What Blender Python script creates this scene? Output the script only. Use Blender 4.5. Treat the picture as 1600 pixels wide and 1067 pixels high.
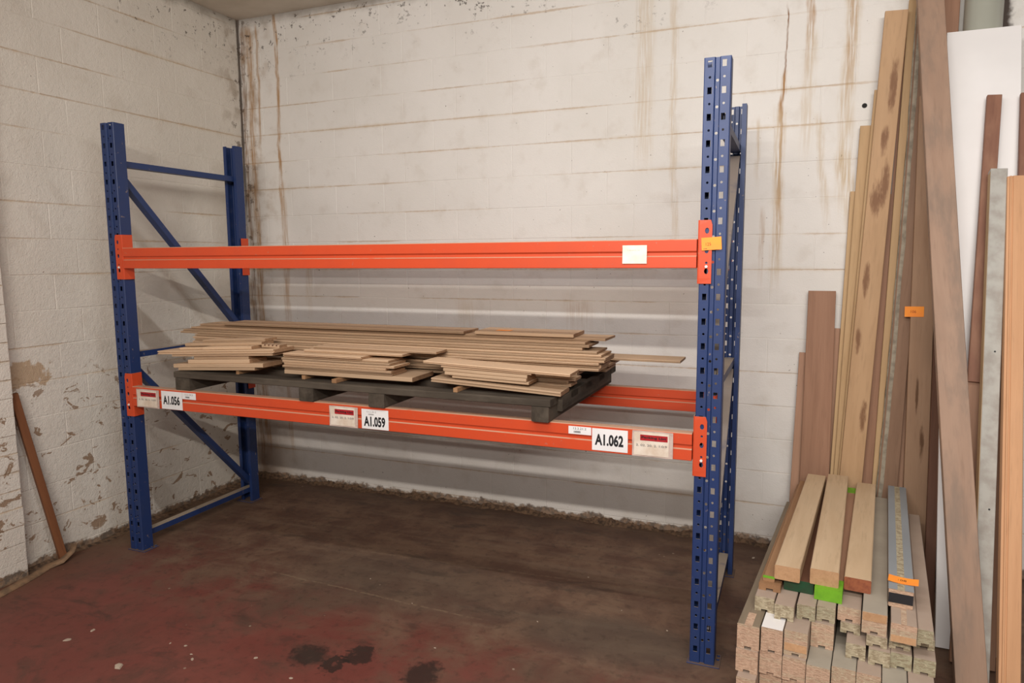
import bpy, bmesh, math, random
from mathutils import Vector, Matrix

for o in list(bpy.data.objects):
    bpy.data.objects.remove(o, do_unlink=True)
scn = bpy.context.scene
COL = scn.collection
random.seed(7)
PI = math.pi

# ---------------------------------------------------------------- camera
cam_d = bpy.data.cameras.new('camera')
cam_d.sensor_fit = 'HORIZONTAL'; cam_d.sensor_width = 36.0; cam_d.lens = 24.70
cam_d.clip_start = 0.05; cam_d.clip_end = 60
cam = bpy.data.objects.new('camera', cam_d); COL.objects.link(cam)
_r = Vector((0.92835, 0.37164, -0.00644)); _u = Vector((-0.03803, 0.11220, 0.99296)); _f = Vector((-0.36975, 0.92157, -0.11829))
cam.matrix_world = Matrix(((_r.x, _u.x, -_f.x, 3.6274), (_r.y, _u.y, -_f.y, -2.9092), (_r.z, _u.z, -_f.z, 1.7272), (0, 0, 0, 1)))
scn.camera = cam

# ---------------------------------------------------------------- world, lamps, exposure
world = bpy.data.worlds.new('world'); scn.world = world
world.use_nodes = True
bg = world.node_tree.nodes['Background']
bg.inputs['Color'].default_value = (0.98, 0.97, 0.98, 1)
bg.inputs['Strength'].default_value = 0.15

def tube_lamp(x, y, z, length, width, power, tilt, col=(1.0, 0.93, 0.84)):
    d = bpy.data.lights.new('tube_lamp', 'AREA')
    d.shape = 'RECTANGLE'; d.size = length; d.size_y = width; d.energy = power; d.color = col
    o = bpy.data.objects.new('tube_lamp', d); COL.objects.link(o)
    o.location = (x, y, z); o.rotation_euler = (math.radians(tilt), 0, 0)
    return o
# rows of ceiling tubes running parallel to the back wall
tube_lamp(3.3, -1.27, 3.10, 3.6, 0.05, 47, 38, (0.96, 0.98, 1.0))
tube_lamp(3.6, -4.00, 3.10, 3.2, 0.06, 172, 55, (1.0, 0.945, 0.88))
tube_lamp(3.9, -6.60, 3.10, 3.2, 0.07, 95, 65, (1.0, 0.955, 0.90))

scn.view_settings.view_transform = 'Standard'
scn.view_settings.look = 'None'
scn.view_settings.gamma = 1
scn.view_settings.use_curve_mapping = False
scn.view_settings.exposure = -0.17

# ---------------------------------------------------------------- node helpers
class S:
    """a socket with arithmetic"""
    def __init__(s, g, sock): s.g = g; s.k = sock
    def __add__(s, o): return s.g.m('ADD', s, o)
    def __radd__(s, o): return s.g.m('ADD', o, s)
    def __sub__(s, o): return s.g.m('SUBTRACT', s, o)
    def __rsub__(s, o): return s.g.m('SUBTRACT', o, s)
    def __mul__(s, o): return s.g.m('MULTIPLY', s, o)
    def __rmul__(s, o): return s.g.m('MULTIPLY', o, s)
    def __truediv__(s, o): return s.g.m('DIVIDE', s, o)

class G:
    def __init__(s, name, rough=0.6, metal=0.0, spec=0.5):
        s.mat = bpy.data.materials.new(name); s.mat.use_nodes = True
        s.nt = s.mat.node_tree; s.bsdf = s.nt.nodes['Principled BSDF']
        s.bsdf.inputs['Roughness'].default_value = rough
        s.bsdf.inputs['Metallic'].default_value = metal
        s.bsdf.inputs['Specular IOR Level'].default_value = spec
    def put(s, inp, v):
        if isinstance(v, S): s.nt.links.new(v.k, inp)
        elif isinstance(v, (tuple, list)):
            inp.default_value = tuple(v) + (1,) if len(v) == 3 and inp.type == 'RGBA' else tuple(v)
        else: inp.default_value = v
    def m(s, op, a, b=0.0, c=None, clamp=False):
        n = s.nt.nodes.new('ShaderNodeMath'); n.operation = op; n.use_clamp = clamp
        s.put(n.inputs[0], a); s.put(n.inputs[1], b)
        if c is not None: s.put(n.inputs[2], c)
        return S(s, n.outputs[0])
    def pos(s):
        n = s.nt.nodes.new('ShaderNodeNewGeometry'); q = s.nt.nodes.new('ShaderNodeSeparateXYZ')
        s.nt.links.new(n.outputs['Position'], q.inputs[0])
        return S(s, n.outputs['Position']), S(s, q.outputs[0]), S(s, q.outputs[1]), S(s, q.outputs[2])
    def obj(s):
        n = s.nt.nodes.new('ShaderNodeTexCoord'); q = s.nt.nodes.new('ShaderNodeSeparateXYZ')
        s.nt.links.new(n.outputs['Object'], q.inputs[0])
        return S(s, n.outputs['Object']), S(s, q.outputs[0]), S(s, q.outputs[1]), S(s, q.outputs[2])
    def upness(s):
        n = s.nt.nodes.new('ShaderNodeNewGeometry'); q = s.nt.nodes.new('ShaderNodeSeparateXYZ')
        s.nt.links.new(n.outputs['True Normal'], q.inputs[0])
        return S(s, q.outputs[2])
    def rnd(s):
        n = s.nt.nodes.new('ShaderNodeObjectInfo'); return S(s, n.outputs['Random'])
    def vec(s, x, y, z):
        n = s.nt.nodes.new('ShaderNodeCombineXYZ')
        s.put(n.inputs[0], x); s.put(n.inputs[1], y); s.put(n.inputs[2], z)
        return S(s, n.outputs[0])
    def noise(s, v, scale=1.0, detail=3.0, rough=0.55, dist=0.0):
        n = s.nt.nodes.new('ShaderNodeTexNoise')
        s.put(n.inputs['Vector'], v); n.inputs['Scale'].default_value = scale
        n.inputs['Detail'].default_value = detail; n.inputs['Roughness'].default_value = rough
        n.inputs['Distortion'].default_value = dist
        return S(s, n.outputs[0])
    def voronoi(s, v, scale=1.0):
        n = s.nt.nodes.new('ShaderNodeTexVoronoi'); s.put(n.inputs['Vector'], v); n.inputs['Scale'].default_value = scale
        return S(s, n.outputs['Distance']), S(s, n.outputs['Color'])
    def sm(s, a, b, x):
        n = s.nt.nodes.new('ShaderNodeMapRange'); n.interpolation_type = 'SMOOTHSTEP'
        lo, hi = (a, b) if a < b else (b, a)
        s.put(n.inputs['Value'], x); n.inputs['From Min'].default_value = lo; n.inputs['From Max'].default_value = hi
        n.inputs['To Min'].default_value = 0.0 if a < b else 1.0; n.inputs['To Max'].default_value = 1.0 if a < b else 0.0
        return S(s, n.outputs[0])
    def mix(s, f, a, b, mode='MIX'):
        n = s.nt.nodes.new('ShaderNodeMix'); n.data_type = 'RGBA'; n.blend_type = mode; n.clamp_factor = True
        s.put(n.inputs['Factor'], f); s.put(n.inputs['A'], a); s.put(n.inputs['B'], b)
        return S(s, n.outputs['Result'])
    def fin(s, color, rough=None, bump=None, strength=0.3, dist=0.002):
        s.put(s.bsdf.inputs['Base Color'], color)
        if rough is not None: s.put(s.bsdf.inputs['Roughness'], rough)
        if bump is not None:
            n = s.nt.nodes.new('ShaderNodeBump'); n.inputs['Strength'].default_value = strength
            n.inputs['Distance'].default_value = dist
            s.put(n.inputs['Height'], bump); s.nt.links.new(n.outputs[0], s.bsdf.inputs['Normal'])
        return s.mat

# ---------------------------------------------------------------- materials
RUST = (0.40, 0.225, 0.095); DARK = (0.045, 0.030, 0.022); TAN = (0.52, 0.39, 0.24)

def wall_material(name, side):
    g = G(name, 0.65, spec=0.25)
    P, x, y, z = g.pos()
    u = x if side == 'back' else y
    n1 = g.noise(P, 1.3, 4); n2 = g.noise(P, 7, 4); n3 = g.noise(P, 38, 4)
    ca, cb = ((0.745, 0.71, 0.665), (0.69, 0.655, 0.605)) if side == 'back' else ((0.71, 0.66, 0.585), (0.655, 0.605, 0.53))
    base = g.mix(g.sm(.35, .7, n1), ca, cb)
    base = g.mix(g.sm(.52, .72, n2) * .22, base, (0.50, 0.43, 0.35))
    # rust creeping out of the bed joints
    pit, zo = (0.1, 20.05) if side == 'pier' else (0.2, 20.05)
    jz = g.m('ABSOLUTE', g.m('SUBTRACT', g.m('FRACT', (z + zo) / pit), 0.5)) * pit
    jz = g.m('ABSOLUTE', jz + (g.noise(g.vec(u * 2.5, 1.0, z * .7), 1.0, 4, .6) - .5) * .016) + (n3 - .5) * .010
    runs = g.noise(g.vec(u * 1.1, 3.7 if side == 'back' else 9.1, z * 5.0), 1.0, 3, .6)
    low = {'back': .44, 'left': .46, 'pier': .36}[side]
    base = g.mix(g.sm(.0065, .001, jz) * g.sm(low, low + .12, runs) * .50, base, (0.44, .28, .14))
    base = g.mix(g.sm(.022, .004, jz) * g.sm(.57, .70, runs) * .30, base, TAN)
    if side == 'back':
        wob = g.noise(g.vec(4.2, 1.0, z * 2.2), 1.0, 4, .6) - .5
        fine = g.noise(g.vec(x * 90, 2.0, z * 5), 1.0, 3, .6)
        for (c0, c1, z0, z1, w, k, col) in [
                (3.534, 3.534, 2.45, 3.10, .007, 1.0, (0.22, .10, .04)), (3.534, 3.545, 1.75, 2.75, .020, .85, RUST), (3.525, 3.53, 1.55, 2.55, .045, .55, TAN),
                (3.655, 3.66, 2.78, 3.6, .030, .80, RUST), (3.665, 3.67, 2.3, 2.95, .045, .45, TAN),
                (3.72, 3.66, 1.90, 2.5, .030, .50, TAN), (3.85, 3.72, 1.5, 2.3, .060, .60, TAN),
                (3.86, 3.86, 2.0, 3.6, .055, .60, TAN), (3.86, 3.86, 2.6, 3.6, .030, .55, RUST),
                (2.74, 2.72, 2.3, 3.6, .075, .45, TAN), (2.90, 2.85, 1.75, 3.6, .030, .45, TAN),
                (3.41, 3.41, 2.15, 2.5, .018, .55, TAN), (3.44, 3.44, 1.6, 2.0, .020, .45, RUST),
                (0.035, 0.035, 2.1, 3.6, .022, .95, RUST), (0.045, 0.045, 1.2, 2.3, .040, .60, RUST),
                (-0.14, -0.14, 2.5, 3.45, .018, .75, RUST), (-0.21, -0.21, 0.2, 3.45, .045, .85, RUST),
                (-0.275, -0.275, 0.1, 3.45, .030, .85, (0.20, .11, .055)), (0.25, 0.25, 1.35, 1.75, .04, .5, TAN),
                (0.02, 0.02, 0.2, .9, .03, .6, RUST), (1.55, 1.55, 1.2, 1.45, .10, .35, TAN), (2.35, 2.35, 1.25, 1.45, .14, .35, RUST)]:
            cen = c0 + (z - z1) * ((c0 - c1) / (z0 - z1 - 1e-4))
            d = g.m('ABSOLUTE', x - cen + wob * .10)
            msk = g.sm(w, w * .25, d) * g.sm(z0 - .12, z0 + .22, z) * g.sm(z1 + .03, z1 - .05, z) * g.sm(.30, .62, fine)
            base = g.mix(msk * k, base, col)
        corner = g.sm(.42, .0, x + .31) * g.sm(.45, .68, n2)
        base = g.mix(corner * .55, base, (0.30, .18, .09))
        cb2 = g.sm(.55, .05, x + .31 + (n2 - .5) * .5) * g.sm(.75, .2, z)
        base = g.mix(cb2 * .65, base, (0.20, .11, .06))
        hole = g.m('ADD', g.m('POWER', x - 3.943, 2.0), g.m('POWER', z - 2.529, 2.0))
        base = g.mix(g.sm(.00022, .00012, hole), base, (0.01, .008, .006))
        dark_band = g.sm(4.50, 4.53, x + (n2 - .5) * .05) * g.sm(4.60, 4.565, x + (n3 - .5) * .05) * g.sm(2.5, 2.6, z)  # dark rough-edged band on the wall beside the pipe
        base = g.mix(dark_band * .95, base, (0.035, .018, .010))
    else:
        peel = g.noise(g.vec(y * 8, 3.0, z * 12), 1.0, 5, .66, .8)
        msk = g.sm(.595, .62, peel + g.sm(1.4, .1, z) * .035 - .02) * g.sm(1.30, .9, z)
        base = g.mix(msk * .85, base, (0.25, .145, .075))
        cr = g.m('ABSOLUTE', g.noise(g.vec(y * 4, 8.0, z * 5), 1.0, 4, .6, 1.2) - .5)
        base = g.mix(g.sm(.004, .001, cr) * g.sm(.62, .7, n2) * g.sm(1.0, .6, z) * .6, base, (0.12, .075, .045))
        pt = g.m('ADD', g.m('POWER', y + .33, 2.0), g.m('POWER', (z - 1.10) * 1.7, 2.0))
        base = g.mix(g.sm(.02, .012, pt + (g.noise(P, 16, 4, .6) - .5) * .07) * .75, base, (0.40, .25, .125))
        corner = g.sm(1.12, 1.43, y) * g.sm(.50, .66, n2) * g.sm(2.2, 3.3, z)
        base = g.mix(corner * .6, base, (0.24, .16, .09))
    # damp and dirt along the floor
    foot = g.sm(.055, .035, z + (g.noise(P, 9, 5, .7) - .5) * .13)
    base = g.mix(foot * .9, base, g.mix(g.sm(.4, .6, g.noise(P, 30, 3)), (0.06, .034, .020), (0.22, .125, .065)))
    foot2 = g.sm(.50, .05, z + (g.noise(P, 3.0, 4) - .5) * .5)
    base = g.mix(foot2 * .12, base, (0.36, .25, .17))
    # mould specks under the ceiling and scattered chips
    mould = g.sm(.60, .66, g.noise(P, 22, 4, .68)) * g.sm(3.05, 3.50, z + (n1 - .5) * .9 + (n2 - .5) * .4)
    base = g.mix(mould * .8, base, DARK)
    specks = g.sm(.755, .79, g.noise(P, 55, 2, .5))
    base = g.mix(specks * .8, base, (0.10, .07, .05))
    if side != 'pier':
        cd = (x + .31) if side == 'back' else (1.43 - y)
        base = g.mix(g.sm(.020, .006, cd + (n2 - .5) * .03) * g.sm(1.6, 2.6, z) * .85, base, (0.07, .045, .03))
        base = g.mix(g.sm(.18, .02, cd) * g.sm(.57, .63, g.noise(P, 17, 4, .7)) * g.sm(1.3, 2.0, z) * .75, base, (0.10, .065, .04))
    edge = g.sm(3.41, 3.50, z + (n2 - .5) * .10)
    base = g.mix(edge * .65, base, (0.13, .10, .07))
    bump = n3 * .6 + g.noise(P, 130, 3) * .5 + n2 * .5
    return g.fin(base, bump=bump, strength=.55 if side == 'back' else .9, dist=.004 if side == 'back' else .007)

def floor_material():
    g = G('painted_concrete', .55, spec=.35); P, x, y, z = g.pos()
    n1 = g.noise(P, 1.1, 5, .6); n2 = g.noise(P, 4.5, 5, .65, .4); n3 = g.noise(P, 22, 4, .6); n4 = g.noise(P, 90, 3)
    drag = g.noise(g.vec(x * 1.2 + y * .25, y * 9 - x * .6, 0.0), 1.0, 4, .6)
    brown = g.mix(g.sm(.35, .68, n2), (0.125, .062, .040), (0.215, .126, .080))
    brown = g.mix(g.sm(.45, .72, drag) * .6, brown, (0.235, .155, .103))
    brown = g.mix(g.sm(.52, .70, n1) * .55, brown, (0.088, .052, .037))
    red = g.mix(g.sm(.35, .7, n1), (0.190, .046, .035), (0.240, .070, .053))
    red = g.mix(g.sm(.45, .70, n2) * .55, red, (0.090, .036, .027))
    red = g.mix(g.sm(.52, .66, g.noise(P, 2.3, 6, .7, .8)) * .5, red, (0.085, .045, .033))
    # paint survives in front of the rack, worn away under it
    edge = y + x * .10 + (n2 - .5) * 1.0 + (n1 - .5) * .5 - .06
    col = g.mix(g.sm(.35, -.55, edge) * .88, brown, red)
    # grey scuffed patch, dark oil, dragged pallet lines
    grey = g.m('ADD', g.m('POWER', (x - 1.75) * .8, 2.0), g.m('POWER', (y - .22) * 1.7, 2.0))
    col = g.mix(g.sm(.55, .05, grey + (n2 - .5) * .5) * .45, col, (0.125, .090, .063))
    grey2 = g.m('ADD', g.m('POWER', (x - 2.9) * 1.0, 2.0), g.m('POWER', (y - .05) * 2.2, 2.0))
    col = g.mix(g.sm(.35, .03, grey2 + (n2 - .5) * .4) * .6, col, (0.105, .080, .058))
    for (ox, oy, r) in [(1.70, -.55, .10), (1.84, -.56, .05), (1.92, -.46, .07), (2.25, -.50, .10)]:
        d = g.m('ADD', g.m('POWER', x - ox, 2.0), g.m('POWER', (y - oy) * .9, 2.0)) + (n3 - .5) * .022 + (n2 - .5) * .02
        col = g.mix(g.sm(r * r, r * r * .35, d) * .85, col, (0.030, .019, .015))
    for (cy, sl, w, x0, x1, k) in [(.10, -.045, .010, .8, 2.4, .5), (.40, .06, .014, 1.0, 3.2, .28), (.72, .03, .03, .3, 3.0, .22)]:
        d = g.m('ABSOLUTE', y - x * sl - cy + (n2 - .5) * .03)
        col = g.mix(g.sm(w, w * .2, d) * g.sm(x0, x0 + .2, x) * g.sm(x1, x1 - .3, x) * g.sm(.4, .6, n3) * k, col, (0.34, .24, .15))
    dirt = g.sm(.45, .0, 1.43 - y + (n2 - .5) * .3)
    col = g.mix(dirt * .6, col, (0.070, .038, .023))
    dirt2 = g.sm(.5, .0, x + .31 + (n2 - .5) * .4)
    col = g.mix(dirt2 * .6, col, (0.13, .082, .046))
    col = g.mix(g.sm(.52, .70, n3) * .35, col, (0.045, .028, .02))
    col = g.mix(g.sm(.55, .68, g.noise(g.vec(x * 2.0, y * 5.0, 3.0), 1.0, 6, .7, .5)) * .5, col, (0.050, .034, .025))
    dots, dc = g.voronoi(P, 7.0)
    col = g.mix(g.sm(.055, .03, dots + (n4 - .5) * .03) * g.sm(.50, .60, n1) * .7, col, (0.42, .33, .24))
    col = g.mix(.80, (0, 0, 0), col)
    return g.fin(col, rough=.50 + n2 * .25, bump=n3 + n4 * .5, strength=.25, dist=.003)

def paint_material(name, col, worn, rough=.42, dust=(0.38, .30, .21), dustk=.85, scratch=.5):
    g = G(name, rough, spec=.45); P, x, y, z = g.pos()
    n = g.noise(P, 9, 4); n2 = g.noise(P, 45, 3)
    c = g.mix(g.sm(.4, .7, n) * .35, col, worn)
    c = g.mix(g.sm(.68, .74, n2) * scratch, c, (0.30, .22, .16))
    up = g.sm(.40, .80, g.upness())
    c = g.mix(up * g.sm(.15, .45, n) * dustk, c, dust)
    return g.fin(c, rough=rough + n * .15, bump=n2, strength=.08, dist=.001)

def wood(name, a, b, ring=26, contrast=.6, rough=.62, knots=(), knotcol=(0.10, .045, .02), dirt=None, vary=.22):
    g = G(name, rough, spec=.25); O, x, y, z = g.obj()
    r = g.rnd() * 37.0
    v = g.vec(x * 1.4 + r, y * ring, z * ring + r)
    n = g.noise(v, 1.0, 4, .6, .5)
    n2 = g.noise(g.vec(x * 6 + r, y * ring * 5, z * ring * 5), 1.0, 3, .6)
    n3 = g.noise(g.vec(x * 2.0 + r, y * 7, z * 7 + r), 1.0, 3)
    c = g.mix(g.sm(.5 - .30 * contrast, .5 + .30 * contrast, n), a, b)
    c = g.mix(g.sm(.52, .72, n2) * .30, c, tuple(q * .62 for q in b))
    c = g.mix(g.sm(.40, .75, n3) * .28, c, tuple(q * .70 for q in a))
    c = g.mix((g.rnd() - .5) * 2 * vary, c, tuple(min(1, q * 1.35) for q in a))
    c = g.mix((.5 - g.rnd()) * 2 * vary, c, tuple(q * .62 for q in b))
    kn = g.noise(g.vec(x * 14 + r, y * 60, z), 1.0, 4, .6) if knots else None
    for (kx, ky, rx, ry) in knots:
        d = g.m('ADD', g.m('POWER', (x - kx) / rx, 2.0), g.m('POWER', (y - ky) / ry, 2.0)) + (kn - .5) * 2.6
        c = g.mix(g.sm(1.25, .0, d) * .85, c, knotcol)
    if dirt:
        c = g.mix(g.sm(.42, .68, g.noise(g.vec(x * 3 + r, y * 9, z * 9), 1.0, 4, .65)) * .7, c, dirt)
    return g.fin(c, bump=n + n2 * .5, strength=.25, dist=.0015)

def chip_material(name, a, b, c3, scale=85):
    g = G(name, .85, spec=.1); O, x, y, z = g.obj()
    r = g.rnd() * 19.0
    d, colr = g.voronoi(g.vec(x * scale + r, y * scale * .55, z * scale * 1.6), 1.0)
    n = g.noise(g.vec(x * scale, y * scale * .6 + r, z * scale * 1.7), 1.0, 3, .7)
    band = g.noise(g.vec(r, 0.0, z * 30), 1.0, 2)
    c = g.mix(g.sm(.42, .58, band + (g.rnd() - .5) * .25), a, b)
    c = g.mix(g.sm(.42, .62, n) * .85, c, c3)
    c = g.mix(g.sm(.62, .70, g.noise(g.vec(x * 160, y * 90 + r, z * 220), 1.0, 2)) * .8, c, (0.62, .52, .38))
    c = g.mix(g.sm(.35, .28, n) * .8, c, (0.09, .06, .035))
    return g.fin(c, bump=n, strength=.8, dist=.004)

def plain(name, col, rough=.6, col2=None, scale=20, spec=.4, bump=.05):
    g = G(name, rough, spec=spec); O, x, y, z = g.obj()
    n = g.noise(O, scale, 4)
    c = g.mix(g.sm(.35, .7, n), col, col2 or tuple(q * .82 for q in col))
    return g.fin(c, bump=n, strength=bump, dist=.001)

M = {}
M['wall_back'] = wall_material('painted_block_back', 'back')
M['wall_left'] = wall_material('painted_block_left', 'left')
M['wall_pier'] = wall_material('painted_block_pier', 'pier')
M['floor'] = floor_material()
M['ceiling'] = plain('ceiling_board', (0.64, .585, .50), .7, (0.54, .485, .40), 3)
M['blue'] = paint_material('blue_enamel', (0.013, .033, .120), (0.026, .040, .098), .40)
M['foot'] = paint_material('blue_foot_plate', (0.013, .036, .138), (0.03, .035, .06), .6, dust=(0.13, .078, .045), dustk=.9)
M['orange'] = paint_material('orange_enamel', (0.60, .068, .018), (0.52, .060, .020), .40, dust=(0.46, .33, .22), scratch=.35)
M['zinc'] = plain('zinc_steel', (0.55, .54, .52), .35)
M['white_pin'] = plain('white_pin', (0.85, .84, .80), .4)
M['pallet'] = wood('weathered_pallet', (0.072, .056, .041), (0.034, .026, .019), 18, .8, .8, dirt=(0.105, .084, .063))
M['oak'] = wood('oak_board', (0.58, .405, .262), (0.50, .335, .21), 9, .8, vary=.45)
M['oak_end'] = wood('oak_board_end', (0.36, .21, .115), (0.24, .135, .075), 60, .9)
M['pine'] = wood('sawn_pine', (0.63, .465, .30), (0.53, .37, .225), 14, .9, vary=.12)
M['pine_end'] = wood('sawn_pine_end', (0.55, .33, .18), (0.44, .25, .13), 50, .8)
M['red_end'] = plain('red_sealed_end', (0.30, .095, .042), .6, (0.22, .062, .030), 60)
M['yellow_pine'] = wood('yellow_pine', (0.53, .355, .19), (0.45, .285, .145), 16, .8, vary=.12)
M['mahogany'] = wood('mahogany', (0.34, .185, .115), (0.265, .138, .084), 24, 1.0, vary=.1)
M['pink_wood'] = wood('pinkish_wood', (0.44, .255, .165), (0.36, .20, .128), 20, .8, vary=.1)
M['dark_wood'] = wood('dark_brown_wood', (0.155, .070, .040), (0.100, .044, .026), 20, .9, vary=.1)
M['red_wood'] = wood('red_brown_rough_wood', (0.28, .135, .085), (0.19, .085, .055), 14, 1.0, vary=.1, dirt=(0.30, .16, .10))
M['knotty'] = wood('knotty_pine', (0.50, .315, .175), (0.42, .255, .135), 12, .9, vary=.05,
                   knots=[(2.60, -.018, .15, .022), (2.32, -.002, .08, .020), (2.10, -.022, .13, .022), (2.02, .012, .10, .030), (1.60, .020, .10, .018), (1.27, .030, .08, .016), (.86, -.03, .09, .018)],
                   knotcol=(0.17, .075, .035))
M['dirty_plank'] = wood('dirty_brown_plank', (0.36, .235, .165), (0.30, .19, .132), 10, .7, vary=.02, dirt=(0.205, .150, .115))
M['brown_pine'] = wood('brown_pine', (0.43, .275, .175), (0.355, .215, .132), 12, .9, vary=.06, knots=[(.75, -.02, .10, .012), (1.0, .01, .10, .008)])
M['stained_plank'] = wood('stained_plank', (0.29, .175, .112), (0.225, .132, .084), 14, .9, vary=.05)
M['bark'] = plain('grey_bark', (0.36, .31, .235), .9, (0.22, .185, .14), 25, bump=.8)
M['grey_paint'] = plain('grey_painted_wood', (0.40, .385, .345), .6, (0.30, .27, .235), 14, bump=.3)
M['grey_strip'] = plain('grey_strip', (0.235, .200, .185), .6)
M['orange_pine'] = wood('orange_pine', (0.60, .33, .175), (0.52, .275, .14), 18, .8, vary=.04)
M['white_panel'] = plain('white_laminate', (0.80, .77, .75), .45, (0.74, .71, .69), 2)
M['pipe'] = plain('grey_plastic_pipe', (0.42, .42, .35), .22, (0.38, .38, .32), 3, spec=.6)
M['laminate'] = plain('taupe_laminate', (0.40, .305, .24), .55, (0.35, .262, .205), 5)
M['laminate_grey'] = plain('grey_brown_laminate', (0.37, .325, .26), .55, (0.31, .27, .215), 5)
M['laminate_old'] = wood('weathered_laminate', (0.275, .215, .150), (0.20, .155, .105), 16, .9, vary=.05)
M['chip'] = chip_material('pink_chipboard', (0.53, .355, .25), (0.46, .36, .25), (0.40, .26, .18))
M['chip_green'] = chip_material('green_chipboard', (0.44, .375, .26), (0.36, .325, .22), (0.25, .195, .125), 70)
M['grey_lam'] = plain('blue_grey_laminate', (0.265, .285, .30), .45, (0.245, .262, .275), 3)
M['black_seal'] = plain('black_seal', (0.016, .015, .018), .6)
M['lime'] = plain('lime_paint', (0.16, .40, .018), .55, (0.13, .33, .016), 30)
M['dark_green'] = plain('dark_green_paint', (0.012, .062, .026), .5, (0.02, .045, .02), 25)
M['moulding'] = wood('moulding_pine', (0.36, .200, .100), (0.27, .140, .070), 18, .9)
M['stick'] = wood('rust_brown_stick', (0.215, .085, .036), (0.150, .055, .024), 14, .9, vary=.02)
M['strap'] = plain('tan_strap', (0.26, .155, .085), .7, (0.16, .10, .06), 25)
M['paper'] = plain('white_label_paper', (0.80, .78, .77), .55, (0.75, .73, .72), 8)
M['paper_old'] = plain('stained_pouch', (0.76, .68, .58), .35, (0.62, .50, .39), 14)
M['film'] = plain('pouch_film', (0.58, .46, .40), .25, (0.48, .36, .31), 30)
M['note'] = plain('pale_yellow_note', (0.82, .80, .66), .7)
M['ink'] = plain('black_ink', (0.012, .012, .014), .6)
M['grey_ink'] = plain('grey_ink', (0.20, .19, .18), .6)
M['red_print'] = plain('red_print', (0.42, .012, .018), .5, (0.30, .012, .016), 60)
M['neon'] = plain('neon_orange_paper', (1.0, .33, .035), .6, (1.0, .29, .04), 10)
M['orange_ink'] = plain('brown_ink', (0.40, .07, .01), .6)
M['dirt'] = plain('floor_dirt', (0.150, .088, .050), .9, (0.045, .027, .017), 40, bump=.8)
M['flake'] = plain('paint_flake', (0.42, .33, .255), .8)

# ---------------------------------------------------------------- object helpers
def link(name, me, mats, parent=None, loc=None, mat=None):
    o = bpy.data.objects.new(name, me); COL.objects.link(o)
    if mats is not None and len(me.materials) == 0:
        for q in (mats if isinstance(mats, (list, tuple)) else [mats]): me.materials.append(q)
    if parent is not None: o.parent = parent
    if mat is not None: o.matrix_local = mat
    elif loc is not None: o.location = loc
    return o

def tag(o, label=None, cat=None, group=None, kind=None):
    if label: o['label'] = label
    if cat: o['category'] = cat
    if group: o['group'] = group
    if kind: o['kind'] = kind
    return o

def empty(name, loc=(0, 0, 0)):
    o = bpy.data.objects.new(name, None); COL.objects.link(o); o.location = loc; o.empty_display_size = .1
    return o

def mesh_of(bm, name, smooth=False):
    bmesh.ops.recalc_face_normals(bm, faces=bm.faces[:])
    if smooth:
        for f in bm.faces: f.smooth = True
    me = bpy.data.meshes.new(name); bm.to_mesh(me); bm.free(); return me

def box(bm, x0, x1, y0, y1, z0, z1, mi=0, ch=0.0):
    v = [bm.verts.new(p) for p in ((x0, y0, z0), (x1, y0, z0), (x1, y1, z0), (x0, y1, z0), (x0, y0, z1), (x1, y0, z1), (x1, y1, z1), (x0, y1, z1))]
    fs = []
    for q in ((0, 3, 2, 1), (4, 5, 6, 7), (0, 1, 5, 4), (1, 2, 6, 5), (2, 3, 7, 6), (3, 0, 4, 7)):
        f = bm.faces.new([v[i] for i in q]); f.material_index = mi; fs.append(f)
    if ch > 0:
        es = list({e for f in fs for e in f.edges})
        bmesh.ops.bevel(bm, geom=es, offset=ch, segments=1, affect='EDGES')

def prism(bm, prof, x0, x1, segs=1, bow=(0, 0), taper=1.0, end_mi=1, skew=0.0, wob=0.0):
    """extrude a (y,z) profile along x; end caps get material end_mi"""
    rings = []
    for i in range(segs + 1):
        t = i / segs; s = 1 + (taper - 1) * t
        b = 4 * t * (1 - t)
        ring = [bm.verts.new((x0 + (x1 - x0) * t + skew * y * (1 if i in (0, segs) else 0),
                              y * s + bow[0] * b + (random.uniform(-wob, wob) if 0 < i < segs else 0),
                              z + bow[1] * b)) for (y, z) in prof]
        rings.append(ring)
    n = len(prof)
    for a, b in zip(rings, rings[1:]):
        for j in range(n):
            bm.faces.new((a[j], a[(j + 1) % n], b[(j + 1) % n], b[j]))
    for r in (rings[0], rings[-1]):
        f = bm.faces.new(r); f.material_index = end_mi

def chprof(w, t, c=.0015, z0=None):
    """chamfered rectangle centred on y, from z0 up"""
    a = -t / 2 if z0 is None else z0; b = a + t; h = w / 2
    return [(-h + c, a), (h - c, a), (h, a + c), (h, b - c), (h - c, b), (-h + c, b), (-h, b - c), (-h, a + c)]

def notchprof(w, t, nw=.024, nd=.010, c=.002):
    h = w / 2
    return [(-h, c), (-h + c, 0), (-nw / 2, 0), (-nw / 2, nd), (nw / 2, nd), (nw / 2, 0), (h - c, 0), (h, c), (h, t - c), (h - c, t), (-h + c, t), (-h, t - c)]

def basis(origin, ax, ay):
    ax = Vector(ax).normalized(); ay = Vector(ay); ay = (ay - ax * ay.dot(ax)).normalized(); az = ax.cross(ay)
    return Matrix(((ax.x, ay.x, az.x, origin[0]), (ax.y, ay.y, az.y, origin[1]), (ax.z, ay.z, az.z, origin[2]), (0, 0, 0, 1)))

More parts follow.
